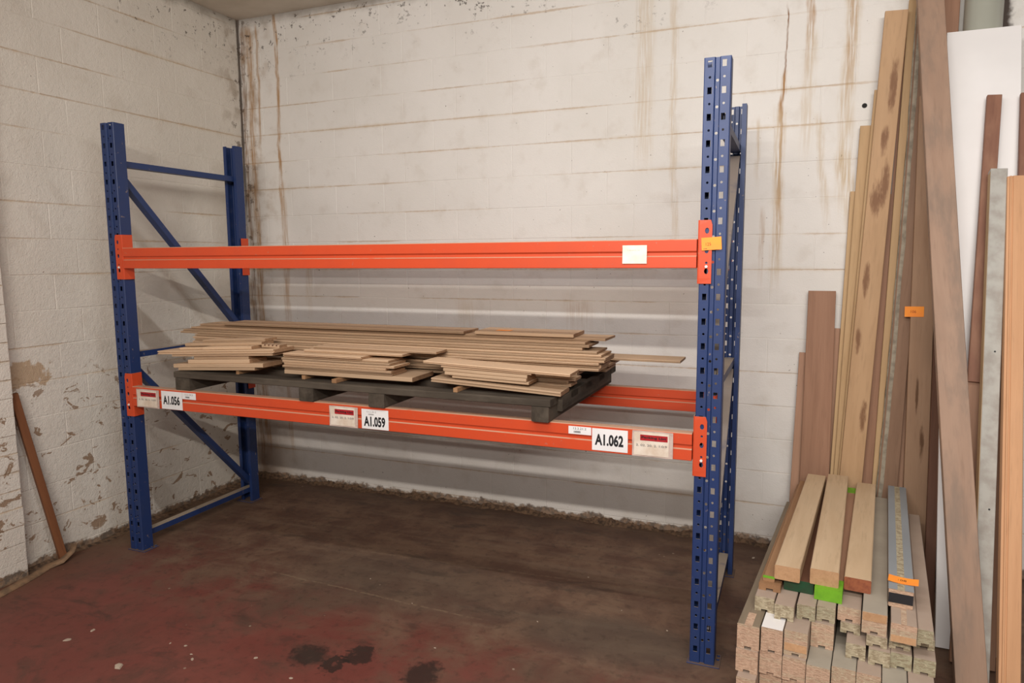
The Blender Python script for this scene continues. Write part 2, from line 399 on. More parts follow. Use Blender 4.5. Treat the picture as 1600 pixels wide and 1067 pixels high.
def text_mesh(body, height, squeeze=1.0, bold=0.0, width=None):
    cu = bpy.data.curves.new('lettering', 'FONT'); cu.body = body; cu.size = 1.0; cu.align_x = 'CENTER'; cu.align_y = 'CENTER'; cu.offset = bold
    cu.resolution_u = 3
    t = bpy.data.objects.new('lettering_tmp', cu); COL.objects.link(t)
    dg = bpy.context.evaluated_depsgraph_get(); dg.update()
    me = bpy.data.meshes.new_from_object(t.evaluated_get(dg))
    bpy.data.objects.remove(t, do_unlink=True); bpy.data.curves.remove(cu)
    xs = [v.co.x for v in me.vertices]; ys = [v.co.y for v in me.vertices]
    hx, hy = max(xs) - min(xs), max(ys) - min(ys); cx, cy = (max(xs) + min(xs)) / 2, (max(ys) + min(ys)) / 2
    k = height / hy; kx = (width / hx) if width else k * squeeze
    for v in me.vertices: v.co = ((v.co.x - cx) * kx, (v.co.y - cy) * k, 0)
    me.materials.clear()
    return me

# vertical sheets: local x right, local y up, facing -Y
UPRIGHT = Matrix(((1, 0, 0, 0), (0, 0, -1, 0), (0, 1, 0, 0), (0, 0, 0, 1)))

# ================================================================ SETTING
XL, XR, YB, ZC = -0.31, 5.9, 1.43, 3.50
# floor slab and ceiling
bm = bmesh.new(); box(bm, XL - .2, XR, -6.5, YB + .2, -.12, 0)
tag(link('floor', mesh_of(bm, 'floor'), M['floor']), 'worn red and brown painted concrete floor', 'floor', kind='structure')
bm = bmesh.new(); box(bm, XL - .2, XR, -6.5, YB + .2, ZC, ZC + .12)
tag(link('ceiling', mesh_of(bm, 'ceiling'), M['ceiling']), 'dirty beige ceiling above the corner', 'ceiling', kind='structure')

def block_mesh(w, h, seed):
    """painted block face: soft irregular arrises, local x along wall, z up, face at y=0 looking -y"""
    rd = random.Random(seed); bm = bmesh.new()
    g = .0007; c = .0035; d = .05
    jit = lambda s: rd.uniform(-s, s)
    o = [(g, g), (w - g, g), (w - g, h - g), (g, h - g)]
    front = [bm.verts.new((x + (c if x < w / 2 else -c) + jit(.0012), jit(.0011), z + (c if z < h / 2 else -c) + jit(.0014))) for x, z in o]
    rim = [bm.verts.new((x, .0020, z)) for x, z in o]
    back = [bm.verts.new((x, d, z)) for x, z in o]
    bm.faces.new(front)
    for a, b in ((front, rim), (rim, back)):
        for j in range(4): bm.faces.new((a[j], a[(j + 1) % 4], b[(j + 1) % 4], b[j]))
    return mesh_of(bm, 'block')

def build_block_wall(parent, u0, u1, zlist, offs, length, matrix_for, mat, seed):
    cache = {}; rd = random.Random(seed)
    for r, (z0, z1) in enumerate(zip(zlist, zlist[1:])):
        off = offs[r % 2]
        k = math.floor((u0 - off) / length); u = off + k * length
        while u < u1 - 1e-4:
            a, b = max(u, u0), min(u + length, u1); u += length
            if b - a < .03: continue
            key = (round(b - a, 3), round(z1 - z0, 3), rd.randrange(4))
            if key not in cache:
                cache[key] = block_mesh(b - a, z1 - z0, hash(key) & 0xffff); cache[key].materials.append(mat)
            o = link('block', cache[key], None, parent); o.matrix_local = matrix_for(a, z0)

zl = [0.0, .05] + [round(.05 + .2 * i, 3) for i in range(1, 18)] + [ZC]
bm = bmesh.new(); box(bm, XL - .2, XR, YB + .0018, YB + .2, 0, ZC)
wb = tag(link('wall_back', mesh_of(bm, 'wall_back'), M['wall_back']), 'white painted block back wall with rust streaks', 'wall', kind='structure')
build_block_wall(wb, XL, XR, zl, (.295, .125), .4, lambda a, z: Matrix.Translation((a, YB, z)), M['wall_back'], 3)
PY = -.475
bm = bmesh.new(); box(bm, XL - .2, XL - .0018, PY - .2, YB + .2, 0, ZC)
wl = tag(link('wall_left', mesh_of(bm, 'wall_left'), M['wall_left']), 'white painted block side wall with peeling patches', 'wall', kind='structure')
# local x -> +Y, local y -> -X
ML = lambda a, z: Matrix(((0, -1, 0, XL), (1, 0, 0, a), (0, 0, 1, z), (0, 0, 0, 1)))
build_block_wall(wl, PY - .05, YB, zl, (.265, .02), .4, ML, M['wall_left'], 5)
# projecting pier of half-height blocks at the near end of the left wall
XP = -.222
bm = bmesh.new(); box(bm, XL - .2, XP - .005, -2.4, PY - .004, 0, ZC)
wp = tag(link('wall_pier', mesh_of(bm, 'wall_pier'), M['wall_pier']), 'white painted pier of thin courses at the left edge', 'wall', kind='structure')
zp = [round(.1 * i, 3) for i in range(36)]
MP = lambda a, z: Matrix(((0, -1, 0, XP + random.uniform(-.004, .003)), (1, 0, 0, a), (0, 0, 1, z), (0, 0, 0, 1)))
build_block_wall(wp, -2.2, PY, zp, (PY - .44, PY - .22), .44, MP, M['wall_pier'], 9)

# rubble and dirt swept against the wall foot
def rubble(name, pts, label, depth, height, normal, seed):
    rd = random.Random(seed); bm = bmesh.new(); rows = []
    n = len(pts)
    ph = [rd.uniform(0, 6.28) for _ in range(6)]
    for i, (px, py) in enumerate(pts):
        q = i * .1
        f = .55 + .25 * math.sin(q * .9 + ph[0]) + .18 * math.sin(q * 2.3 + ph[1]) + .12 * math.sin(q * 5.1 + ph[2]) + rd.uniform(-.14, .14)
        h = height * max(.08, f); d = depth * (.8 + .3 * math.sin(q * 1.3 + ph[3]) + .15 * math.sin(q * 4.1 + ph[4]) + rd.uniform(-.1, .1))
        prof = [(0, h), (.25 * d, h * rd.uniform(.6, .95)), (.6 * d, h * rd.uniform(.2, .5)), (d, .0006)]
        rows.append([bm.verts.new((px + normal[0] * a, py + normal[1] * a, b)) for a, b in prof])
    for a, b in zip(rows, rows[1:]):
        for j in range(3): bm.faces.new((a[j], a[j + 1], b[j + 1], b[j]))
    o = link(name, mesh_of(bm, name, True), M['dirt']); tag(o, label, 'dirt', kind='stuff'); return o
rubble('dirt_ridge', [(XL + i * .010, YB - .001) for i in range(440)], 'dark crumbled dirt along the foot of the back wall', .055, .036, (0, -1), 1)
rubble('dirt_ridge', [(XL + .001, PY + i * .010) for i in range(190)], 'thin dark dirt along the foot of the left wall', .05, .018, (1, 0), 2)

# ================================================================ PALLET RACK
W, D_UP, H_UP, P = .100, .070, 2.487, .100
DEPTH = .990
def upright_mesh():
    """lipped channel, perforated face at y=0, open towards +y; sheet, thickened by a modifier"""
    bm = bmesh.new()
    def quad(*pts): bm.faces.new([bm.verts.new(p) for p in pts])
    def cell_rect(x0, x1, z0, z1, hx0, hx1, hz0, hz1, y=0.0):
        O = [(x0, z0), (x1, z0), (x1, z1), (x0, z1)]; I = [(hx0, hz0), (hx1, hz0), (hx1, hz1), (hx0, hz1)]
        for j in range(4):
            k = (j + 1) % 4
            quad(*[(a, y, b) for a, b in (O[j], O[k], I[k], I[j])])
    def cell_round(x0, x1, z0, z1, cx, cz, r, y=0.0):
        xm, zm = (x0 + x1) / 2, (z0 + z1) / 2
        O = [(x1, zm), (x1, z1), (xm, z1), (x0, z1), (x0, zm), (x0, z0), (xm, z0), (x1, z0)]
        I = [(cx + r * math.cos(j * PI / 4), cz + r * math.sin(j * PI / 4)) for j in range(8)]
        for j in range(8):
            k = (j + 1) % 8
            quad(*[(a, y, b) for a, b in (O[j], O[k], I[k], I[j])])
    ga, gb, ga2, gb2 = .038, .062, .042, .058; gy = .008
    zb = .062
    zs = [zb + .1 * i for i in range(25)]
    bounds = [0.0] + [z + .025 for z in zs]         # cell tops above each square hole
    for i, zc in enumerate(zs):
        lo = zc - .025 if i > 0 else 0.0
        hi = zc + .025
        for cx, x0, x1 in ((.022, .002, ga), (.076, gb, .098)):
            cell_rect(x0, x1, lo, hi, cx - .0085, cx + .0085, zc - .013, zc + .013)
            if i < 24: cell_round(x0, x1, hi, zc + .075, cx, zc + .05, .005)
        # groove
        top = zc + .075 if i < 24 else hi
        if i < 24:
            cell_round(ga2, gb2, lo, top, .05, zc + .039, .006, gy)
        else: quad((ga2, gy, lo), (gb2, gy, lo), (gb2, gy, top), (ga2, gy, top))
        quad((ga, 0, lo), (ga2, gy, lo), (ga2, gy, top), (ga, 0, top)); quad((gb2, gy, lo), (gb, 0, lo), (gb, 0, top), (gb2, gy, top))
    zt0 = zs[-1] + .025
    for x0, y0, x1, y1 in ((.002, 0, ga, 0), (ga, 0, ga2, gy), (ga2, gy, gb2, gy), (gb2, gy, gb, 0), (gb, 0, .098, 0)):
        if H_UP - zt0 > .0005: quad((x0, y0, zt0), (x1, y1, zt0), (x1, y1, H_UP), (x0, y0, H_UP))
    for x0, y0, x1, y1 in ((.002, 0, 0, .002), (0, .002, 0, D_UP), (0, D_UP, .021, D_UP), (.021, D_UP, .021, D_UP - .008),
                           (.098, 0, W, .002), (W, .002, W, D_UP), (W, D_UP, .079, D_UP), (.079, D_UP, .079, D_UP - .008)):
        quad((x0, y0, 0), (x1, y1, 0), (x1, y1, H_UP), (x0, y0, H_UP))
    bmesh.ops.remove_doubles(bm, verts=bm.verts[:], dist=.0003)
    me = bpy.data.meshes.new('upright'); bm.to_mesh(me); bm.free(); me.materials.append(M['blue']); return me

rack = empty('pallet_rack', (0, 0, 0))
tag(rack, 'blue and orange steel pallet rack bay standing in the corner', 'pallet rack')
me_up = upright_mesh()
XU = (-.022, 3.272)
bm = bmesh.new(); box(bm, -.012, .124, -.012, .095, 0, .005, ch=.001)
for bx, by in ((.112, .05), (.112, .08)):
    bmesh.ops.create_cone(bm, cap_ends=True, segments=8, radius1=.007, radius2=.007, depth=.008, matrix=Matrix.Translation((bx, by, .008)))
me_foot = mesh_of(bm, 'foot_plate'); me_foot.materials.append(M['foot'])
for xi, x0 in enumerate(XU):
    for yi in range(2):
        o = link('upright', me_up, None, rack)
        if yi == 0: o.location = (x0, 0, .004)
        else: o.matrix_local = Matrix.Translation((x0 + W, DEPTH, .004)) @ Matrix.Rotation(PI, 4, 'Z')
        md = o.modifiers.new('sheet', 'SOLIDIFY'); md.thickness = .0024; md.offset = 0
        f = link('foot_plate', me_foot, None, o); f.location = (0, 0, -.004)
        o['label'] = ['blue perforated front upright by the left wall', 'blue perforated rear upright in the corner', 'blue perforated front upright nearest the camera', 'blue perforated rear upright beside the leaning boards'][xi * 2 + yi]

def channel(p0, p1, w=.034, d=.048, th=.0025, up=(1, 0, 0)):
    """thin C channel from p0 to p1, web facing `up`"""
    p0, p1 = Vector(p0), Vector(p1); L = (p1 - p0).length; bm = bmesh.new()
    h = w / 2
    prof = [(-h, 0), (h, 0), (h, -d), (h - th, -d), (h - th, -th), (-h + th, -th), (-h + th, -d), (-h, -d)]
    prism(bm, prof, 0, L, end_mi=0)
    me = mesh_of(bm, 'brace'); me.materials.append(M['blue'])
    ax = (p1 - p0).normalized(); az = Vector(up); az = (az - ax * az.dot(ax)).normalized(); ay = az.cross(ax)
    mtx = Matrix(((ax.x, ay.x, az.x, p0.x), (ax.y, ay.y, az.y, p0.y), (ax.z, ay.z, az.z, p0.z), (0, 0, 0, 1)))
    return me, mtx
for xi, x0 in enumerate(XU):
    xc = x0 + W / 2 + .026
    a, b = .03, DEPTH - .03
    lines = [((a, 2.272), (b, 2.272)), ((a, 1.176), (b, 1.176)), ((a, .088), (b, .088))]
    if xi == 0: diag = [((a + .01, 2.225), (b - .01, 1.235)), ((a + .01, 1.125), (b - .01, .135))]
    else: diag = [((b - .01, 2.225), (a + .01, 1.235)), ((b - .01, 1.125), (a + .01, .135))]
    for (q0, q1) in lines:
        me, mt = channel((xc, q0[0], q0[1]), (xc, q1[0], q1[1])); o = link('cross_brace', me, None, rack); o.matrix_local = mt
    for (q0, q1) in diag:
        me, mt = channel((xc - .002, q0[0], q0[1]), (xc - .002, q1[0], q1[1])); o = link('diagonal_brace', me, None, rack); o.matrix_local = mt

BX0, BX1 = .090, 3.260
def beam_mesh():
    """box beam with a pressed groove along both faces; local y 0..-.045 (front at -), z from 0"""
    bm = bmesh.new(); h, d, g = .116, .048, .007
    prof = [(0.002, 0), (d - .002, 0), (d, .002), (d, .046), (d - g, .050), (d - g, .062), (d, .069), (d, h - .003), (d - .003, h),
            (.003, h), (0, h - .003), (0, .069), (g, .062), (g, .050), (0, .046), (0, .002)]
    prism(bm, prof, BX0, BX1, end_mi=0)
    me = mesh_of(bm, 'beam'); me.materials.append(M['orange']); return me
def connector_mesh(right):
    """L plate: front leg lies on the upright's face, side leg carries the beam. local z from 0 (.252 tall)"""
    bm = bmesh.new(); H = .252; Wd = .050
    def quad(*p): bm.faces.new([bm.verts.new(q) for q in p])
    sg = 1 if right else -1
    # front leg spans u 0..Wd away from the beam
    cx = .030
    zcs = [(.022, .068, 'slot', .050), (.068, .100, 'round', .083), (.100, .156, 'slot', .132), (.156, .188, 'round', .170), (.188, .232, 'slot', .210)]
    zprev = 0.0
    for (z0, z1, kd, zc) in zcs:
        if z0 > zprev: quad(*[(sg * a, 0, b) for a, b in ((0, zprev), (Wd, zprev), (Wd, z0), (0, z0))])
        r, hh = (.0085, .012) if kd == 'slot' else (.005, .005)
        zm = (z0 + z1) / 2; xm = Wd / 2
        O = [(Wd, zm), (Wd, z1), (xm, z1), (0, z1), (0, zm), (0, z0), (xm, z0), (Wd, z0)]
        I = [(cx + r * math.cos(j * PI / 4), zc + hh * math.sin(j * PI / 4)) for j in range(8)]
        for j in range(8):
            k = (j + 1) % 8
            quad(*[(sg * a, 0, b) for a, b in (O[j], O[k], I[k], I[j])])
        zprev = z1
    quad(*[(sg * a, 0, b) for a, b in ((0, zprev), (Wd, zprev), (Wd - .006, H), (0, H))])
    # rounded corner and side leg
    quad((0, 0, 0), (-sg * .003, .003, 0), (-sg * .003, .003, H), (0, 0, H))
    quad((-sg * .003, .003, 0), (-sg * .003, .068, 0), (-sg * .003, .068, H), (-sg * .003, .003, H))
    bmesh.ops.remove_doubles(bm, verts=bm.verts[:], dist=.0003)
    me = bpy.data.meshes.new('end_connector'); bm.to_mesh(me); bm.free(); me.materials.append(M['orange']); return me
me_beam = beam_mesh(); me_cr = connector_mesh(True); me_cl = connector_mesh(False)
bm = bmesh.new(); bmesh.ops.create_cone(bm, cap_ends=True, segments=10, radius1=.0062, radius2=.0055, depth=.006, matrix=Matrix.Rotation(PI / 2, 4, 'X'))
me_pin = mesh_of(bm, 'locking_pin'); me_pin.materials.append(M['white_pin'])
for bi, (zb, yb, front) in enumerate(((1.681, -.006, True), (.886, -.006, True), (1.681, DEPTH - .042, False), (.886, DEPTH - .042, False))):
    o = link('beam', me_beam, None, rack); o.location = (0, yb, zb)
    o['label'] = ['orange grooved front beam of the empty upper level', 'orange grooved front beam under the pallet, with labels', 'orange grooved rear beam of the empty upper level', 'orange grooved rear beam under the pallet'][bi]
    for rt in (True, False):
        c = link('end_connector', me_cr if rt else me_cl, None, o)
        xx = XU[1] - .003 if rt else XU[0] + W + .003 + .004
        if front: c.matrix_local = Matrix.Translation((xx, .0015, -.062))
        else:
            c.matrix_local = Matrix.Translation((xx, .0465, -.062)) @ Matrix.Scale(-1, 4, (0, 1, 0))
        md = c.modifiers.new('sheet', 'SOLIDIFY'); md.thickness = .0035; md.offset = 0
        if front:
            p = link('locking_pin', me_pin, None, o); p.location = ((xx + .030) if rt else (xx - .030), -.002, -.062 + .068)

# --- paper on the rack (positions on the beam face, y = front)
YF = -.0075
def sheet(name, parent, x0, x1, z0, z1, mat, label=None, y=YF, curl=0.0, th=.0006, rot=0.0, ragged=0.0):
    cx, cz = (x0 + x1) / 2, (z0 + z1) / 2; w, h = x1 - x0, z1 - z0; bm = bmesh.new(); n = 6
    rows = []
    for j in range(3):
        for k in (0, 1): pass
    grid = [[None] * (n + 1) for _ in range(4)]
    for j in range(4):
        for i in range(n + 1):
            u, v = i / n - .5, j / 3 - .5
            grid[j][i] = bm.verts.new((u * w + random.uniform(-ragged, ragged), v * h + random.uniform(-ragged, ragged), curl * (4 * u * u) + (curl * .4 if j == 0 else 0)))
    for j in range(3):
        for i in range(n): bm.faces.new((grid[j][i], grid[j][i + 1], grid[j + 1][i + 1], grid[j + 1][i]))
    me = bpy.data.meshes.new(name); bm.to_mesh(me); bm.free(); me.materials.append(mat)
    o = link(name, me, None, parent); o.matrix_local = Matrix.Translation((cx, y, cz)) @ UPRIGHT @ Matrix.Rotation(rot, 4, 'Z')
    if th: md = o.modifiers.new('paper', 'SOLIDIFY'); md.thickness = th; md.offset = 1
    if label: o['label'] = label
    return o, w, h
def letters(parent, body, height, x, y, mat, width=None, bold=0.0, rot=0, lift=.0009):
    me = text_mesh(body, height, bold=bold, width=width); me.materials.append(mat)
    o = link('lettering', me, None, parent); o.matrix_local = Matrix.Translation((x, y, lift)) @ Matrix.Rotation(rot, 4, 'Z'); return o
def bars(parent, x, y, w, h, mat, n=9, lift=.0009):
    bm = bmesh.new(); q = x - w / 2; rd = random.Random(n)
    while q < x + w / 2:
        t = w / n * rd.uniform(.3, .8)
        bm.faces.new([bm.verts.new(p) for p in ((q, y - h / 2, 0), (q + t, y - h / 2, 0), (q + t, y + h / 2, 0), (q, y + h / 2, 0))]); q += t + w / n * rd.uniform(.2, .5)
    me = bpy.data.meshes.new('barcode'); bm.to_mesh(me); bm.free(); me.materials.append(mat)
    o = link('barcode', me, None, parent); o.location = (0, 0, lift); return o
for code, x0, x1, z0, z1 in (('A1.062', 2.836, 2.993, .894, .991), ('A1.059', 1.655, 1.809, .889, .988), ('A1.056', .316, .472, .889, .992)):
    o, w, h = sheet('location_label', rack, x0, x1, z0, z1, M['paper'], 'white location label reading ' + code)
    letters(o, code, .052, -.003, .000 if code != 'A1.059' else -.012, M['ink'], width=w * .80, bold=.04)
    if code == 'A1.059':
        letters(o, '12.2.20.2', .0085, -.020, .037, M['grey_ink'], width=.055); bars(o, -.022, .024, .03, .007, M['grey_ink'])
for x0, x1, z0, z1, t in ((2.729, 2.832, .957, .992, '12.2.21.2'), (.474, .574, .955, .992, '12.2.24.2')):
    o, w, h = sheet('barcode_label', rack, x0, x1, z0, z1, M['paper'], 'small white barcode label reading ' + t, y=YF - .0004)
    letters(o, t, .0095, 0, .008, M['grey_ink'] if x0 < 1 else M['ink'], width=.058); bars(o, -.012, -.007, .03, .009, M['ink'])
for x0, x1, z0, z1, w_ in ((3.013, 3.184, .887, .998, 'right'), (1.464, 1.634, .887, .992, 'mid'), (.127, .301, .886, .992, 'left')):
    o, w, h = sheet('document_pouch', rack, x0, x1, z0, z1, M['film'], 'stained clear document pouch with red packing list print', curl=.003, ragged=.0008)
    for nm, ax0, ax1, ay0, ay1, mt, lf in (('paper_insert', -w / 2 + .008, w / 2 - .017, -h / 2 + .006, h / 2 - .006, M['paper_old'], .0042), ('red_band', -w / 2 + .034, w / 2 - .022, h / 2 - .041, h / 2 - .016, M['red_print'], .0050)):
        bm = bmesh.new(); box(bm, ax0, ax1, ay0, ay1, 0, .0004); q = link(nm, mesh_of(bm, nm), mt, o); q.location = (0, 0, lf)
    letters(o, 'Packing List', .0125, .006, h / 2 - .0285, M['ink'], width=.104, bold=.035, lift=.0056)
    letters(o, '2. 02. 20. 2. 1:0:9', .0100, -.004, -.006, M['grey_ink'], width=.130, bold=.02, lift=.0050)
o, w, h = sheet('sticky_note', rack, 2.961, 3.062, 1.700, 1.775, M['note'], 'pale yellow sticky note on the upper beam', curl=.002, y=YF - .0005)
letters(o, 'L26.0.3 12', .005, -.005, .018, plain('faint_ink', (0.58, .56, .47), .7), width=.05, lift=.0022)
o, w, h = sheet('price_sticker', rack, 3.279, 3.356, 1.753, 1.803, M['neon'], 'neon orange sticker on the near upright', y=-.0085, curl=.001, rot=.06)
letters(o, '125', .012, -.012, -.001, M['orange_ink'], width=.020, lift=.0016); bars(o, -.024, -.019, .014, .003, M['ink'], 3, lift=.0016)

# ================================================================ PALLET ON THE LOWER BEAMS
ZP = 1.0035
pallet = empty('wooden_pallet', (0.41, 0, ZP)); pallet.rotation_euler = (0, 0, math.radians(-.9))
tag(pallet, 'weathered grey timber pallet resting on the lower beams', 'pallet')
PW, PD = 2.262, 1.075
def pboard(name, x0, x1, y0, y1, z0, z1, ch=.003):
    bm = bmesh.new(); L = x1 - x0; along_x = L > (y1 - y0)
    if along_x:
        prism(bm, chprof(y1 - y0, z1 - z0, ch), 0, L, 3, bow=(0, random.uniform(-.002, .002)), end_mi=0)
        mt = Matrix.Translation((x0, (y0 + y1) / 2, (z0 + z1) / 2))
    else:
        prism(bm, chprof(x1 - x0, z1 - z0, ch), 0, y1 - y0, 3, end_mi=0)
        mt = Matrix.Translation(((x0 + x1) / 2, y0, (z0 + z1) / 2)) @ Matrix.Rotation(PI / 2, 4, 'Z')
    o = link(name, mesh_of(bm, name), M['pallet'], pallet); o.matrix_local = mt; return o
for x0, x1 in ((.012, .118), (.872, .962), (1.296, 1.386), (2.155, 2.236)):
    pboard('bearer', x0, x1, 0.0, PD, 0, .068)
for i, y0 in enumerate((.002, .242, .485, .728, .968)):
    pboard('deck_board', 0, PW if i not in (0,) else PW - .02, y0, y0 + .105, .068, .101)
pboard('side_rail', PW - .030, PW, .115, .960, .030, .101)
for x0, w_ in ((.40, .020), (.845, .022), (1.065, .028), (1.755, .022)):
    o = pboard('spacer_batten', x0, x0 + w_, .0 + (.02 if x0 > 1 else .06), .95, .101, .121, .001)
    o.data.materials.clear(); o.data.materials.append(M['moulding'])

# --- boards on the pallet
def board(name, x0, x1, yf, w, z, th, label, group, mat='oak', end='oak_end', tilt=0.0, yaw=0.0, tongue=True, cat='board'):
    bm = bmesh.new(); h = w / 2; c = .0022
    if tongue:
        k = th / 3
        prof = [(-h, c), (-h + c, 0), (h - c, 0), (h, c), (h, k), (h + .004, k), (h + .004, 2 * k), (h, 2 * k), (h, th - c), (h - c, th), (-h + c, th), (-h, th - c), (-h, 2 * k), (-h + .007, 2 * k), (-h + .007, k), (-h, k)]
    else: prof = chprof(w, th, c, 0)
    prism(bm, prof, 0, x1 - x0, 4, bow=(random.uniform(-.003, .003), random.uniform(-.0006, .0006)), skew=random.uniform(-.03, .03))
    o = link(name, mesh_of(bm, name), [M[mat], M[end]])
    o.matrix_world = Matrix.Translation((x0, yf + h, z)) @ Matrix.Rotation(yaw, 4, 'Z') @ Matrix.Rotation(-tilt, 4, 'Y')
    tag(o, label, cat, group); return o
ORD = ['bottom', 'second', 'third', 'fourth', 'fifth', 'sixth', 'seventh', 'eighth', 'ninth', 'tenth', 'eleventh', 'twelfth', 'thirteenth', 'fourteenth', 'fifteenth', 'sixteenth', 'seventeenth']
def bl(s, i): return s % ('bottom' if i == 0 else ORD[i] + ' from the bottom')
# long rear pile
Tl = [(.45, 2.60, .32), (.52, 2.62, .31), (.42, 2.66, .30), (.40, 2.68, .29), (.38, 2.66, .30), (.30, 2.79, .285), (.33, 2.79, .30), (.29, 2.785, .29),
      (.26, 2.81, .29), (.27, 2.815, .30), (.262, 2.796, .295), (.255, 2.77, .31), (.125, 2.69, .31), (.150, 2.722, .33), (.19, 2.70, .34), (.20, 2.785, .40)]
zz = 1.1275
for i, (x0, x1, yf) in enumerate(Tl):
    yf += random.uniform(-.018, .018)
    th = .0106 + (.001 if i % 3 == 0 else 0)
    board('floorboard', x0, x1, yf, random.uniform(.185, .20), zz, th, bl('long thin oak board in the rear pile on the pallet, %s', i), 'long boards in the rear pile', yaw=random.uniform(-.003, .003))
    zz += th + .0019
tb1 = board('floorboard', .41, 2.03, .385, .20, zz, .0125, 'topmost oak board at the left of the rear pile, short of its neighbour', 'top boards of the pile')
tb2 = board('floorboard', 2.09, 2.625, .395, .215, zz, .017, 'shorter top board carrying a flat orange sticker', 'top boards of the pile', tongue=False)
bm = bmesh.new(); box(bm, 0, .08, 0, .045, 0, .0006); s_ = link('price_sticker', mesh_of(bm, 'price_sticker'), M['neon'], tb2); s_.matrix_local = Matrix.Translation((.10, -.055, .0172))
# hidden rear pile that carries the far boards
zz = 1.1275
for i in range(4):
    board('floorboard', .6 + .05 * i, 2.70 + random.uniform(-.02, .04), .66 + .01 * i, .24, zz, .0118, bl('wide board in the far row on the pallet, %s', i), 'far row of boards'); zz += .0122
board('floorboard', 1.35, 3.095, .765, .178, zz, .0125, 'lone board sticking out far to the right of the pile', 'far row of boards')
# front left pile, tilted up to the right
TL = math.radians(3.0)
for i, (x0, x1, zr, th, yf, w, s) in enumerate([
        (.407, .954, .000, .0145, .040, .14, 'bottom board of the left front pile, lying on the pallet'),
        (.372, 1.012, .0150, .0225, .040, .15, 'thick second board of the left front pile, with a bright cut end'),
        (.475, .916, .0380, .0215, .048, .13, 'short third board of the left front pile'),
        (.512, .902, .0600, .0185, .055, .15, 'short fourth board of the left front pile'),
        (.355, 1.071, .0790, .0130, .045, .16, 'thin fifth board of the left front pile'),
        (.253, 1.085, .0925, .0200, .040, .17, 'longest board of the left front pile, overhanging the pallet edge'),
        (.580, .925, .1130, .0165, .055, .10, 'pale short board on top of the left front pile'),
        (.389, .572, .1130, .0130, .075, .12, 'small offcut beside the pale short board'),
        (.392, .946, .1300, .0170, .110, .10, 'brown board near the top of the left front pile'),
        (.500, .946, .1475, .0140, .135, .10, 'topmost brown board of the left front pile')]):
    board('floorboard', x0, x1, yf, w, 1.1055 + zr + (x0 - .407) * math.tan(TL), th, s, 'left front pile', tilt=TL, tongue=(i in (4, 5, 9)), mat='oak')
fj = board('slotted_offcut', .955, 1.075, .10, .06, 1.252, .018, 'short offcut with four finger slots above the left pile', 'left front pile', tongue=False)
for k in range(4):
    bm = bmesh.new(); box(bm, .018 + k * .026, .026 + k * .026, -.0305, -.012, .010, .0185)
    link('finger_slot', mesh_of(bm, 'finger_slot'), M['dark_wood'], fj)
# middle front pile
Ml = [(1.146, 1.916, .0225, .040, .22, 'thick wide bottom board of the middle front pile'), (1.144, 1.800, .0125, .045, .14, ''), (1.141, 1.802, .0120, .042, .14, ''), (1.151, 1.771, .0120, .045, .13, ''),
      (1.143, 1.820, .0125, .042, .15, ''), (1.137, 1.796, .0120, .045, .15, ''), (1.139, 1.780, .0115, .050, .14, ''), (1.152, 1.634, .0130, .040, .12, 'short pale board near the top of the middle front pile'),
      (1.233, 1.832, .0125, .10, .13, 'board set back on top of the middle front pile'), (1.25, 1.990, .0120, .16, .12, 'topmost board of the middle front pile, reaching right')]
zz = 1.1275
for i, (x0, x1, th, yf, w, s) in enumerate(Ml):
    board('floorboard', x0, x1, yf + random.uniform(-.008, .008), w, zz, th - .0012, s or bl('thin board in the middle front pile, %s', i), 'middle front pile', tongue=(i > 0)); zz += th + .0006
# right front pile, tilted down to the right
for i, (x0, x1, z, th, yf, w, tl, s) in enumerate([
        (2.026, 2.678, 1.1390, .0200, .030, .14, -2.55, 'moulded bottom board of the right front pile, touching the pallet'),
        (2.132, 2.521, 1.1605, .0130, .050, .12, -1.6, 'second board of the right front pile'),
        (2.096, 2.512, 1.1755, .0150, .045, .12, -1.6, 'third board of the right front pile'),
        (2.084, 2.512, 1.1915, .0150, .048, .12, -1.6, 'fourth board of the right front pile'),
        (2.069, 2.530, 1.2080, .0130, .055, .12, -1.6, 'fifth board of the right front pile'),
        (1.978, 2.717, 1.2245, .0125, .045, .15, -2.0, 'longest top board of the right front pile')]):
    board('floorboard', x0, x1, yf, w, z, th, s, 'right front pile', tilt=math.radians(tl), tongue=(i in (0, 5)))
for i, (x0, x1, yf, z) in enumerate([(2.30, 2.68, .185, 1.128), (2.25, 2.665, .19, 1.1415), (2.35, 2.70, .188, 1.155)]):
    board('floorboard', x0, x1, yf, .10, z, .0125, bl('short board tucked behind the right front pile, %s', i), 'right front pile')

# ================================================================ STACK OF FRAME SECTIONS ON THE FLOOR
TH = math.radians(6.1); SO = Vector((3.476, -.295, 0)); SA = Vector((math.sin(TH), math.cos(TH), 0)); TA = Vector((math.cos(TH), -math.sin(TH), 0))
def section(name, s0, s1, t0, t1, z0, z1, label, group, mats, cat='timber', prof='notch', yaw=0.0, nw=.024):
    w = t1 - t0; h = z1 - z0; bm = bmesh.new()
    pr = notchprof(w, h, nw) if prof == 'notch' else chprof(w, h, .003, 0)
    prism(bm, pr, 0, s1 - s0, 3, bow=(random.uniform(-.0005, .0005), 0), wob=.0003)
    o = link(name, mesh_of(bm, name), [M[k] for k in mats])
    org = SO + SA * s0 + TA * ((t0 + t1) / 2) + Vector((0, 0, z0))
    # local x = along stack (away), local y = to the left (-t), local z = up
    R = basis(org, SA, -TA); o.matrix_world = R @ Matrix.Rotation(yaw, 4, 'Z')
    tag(o, label, cat, group); return o
GRP = 'frame sections stacked on the floor'
E1 = 1.45
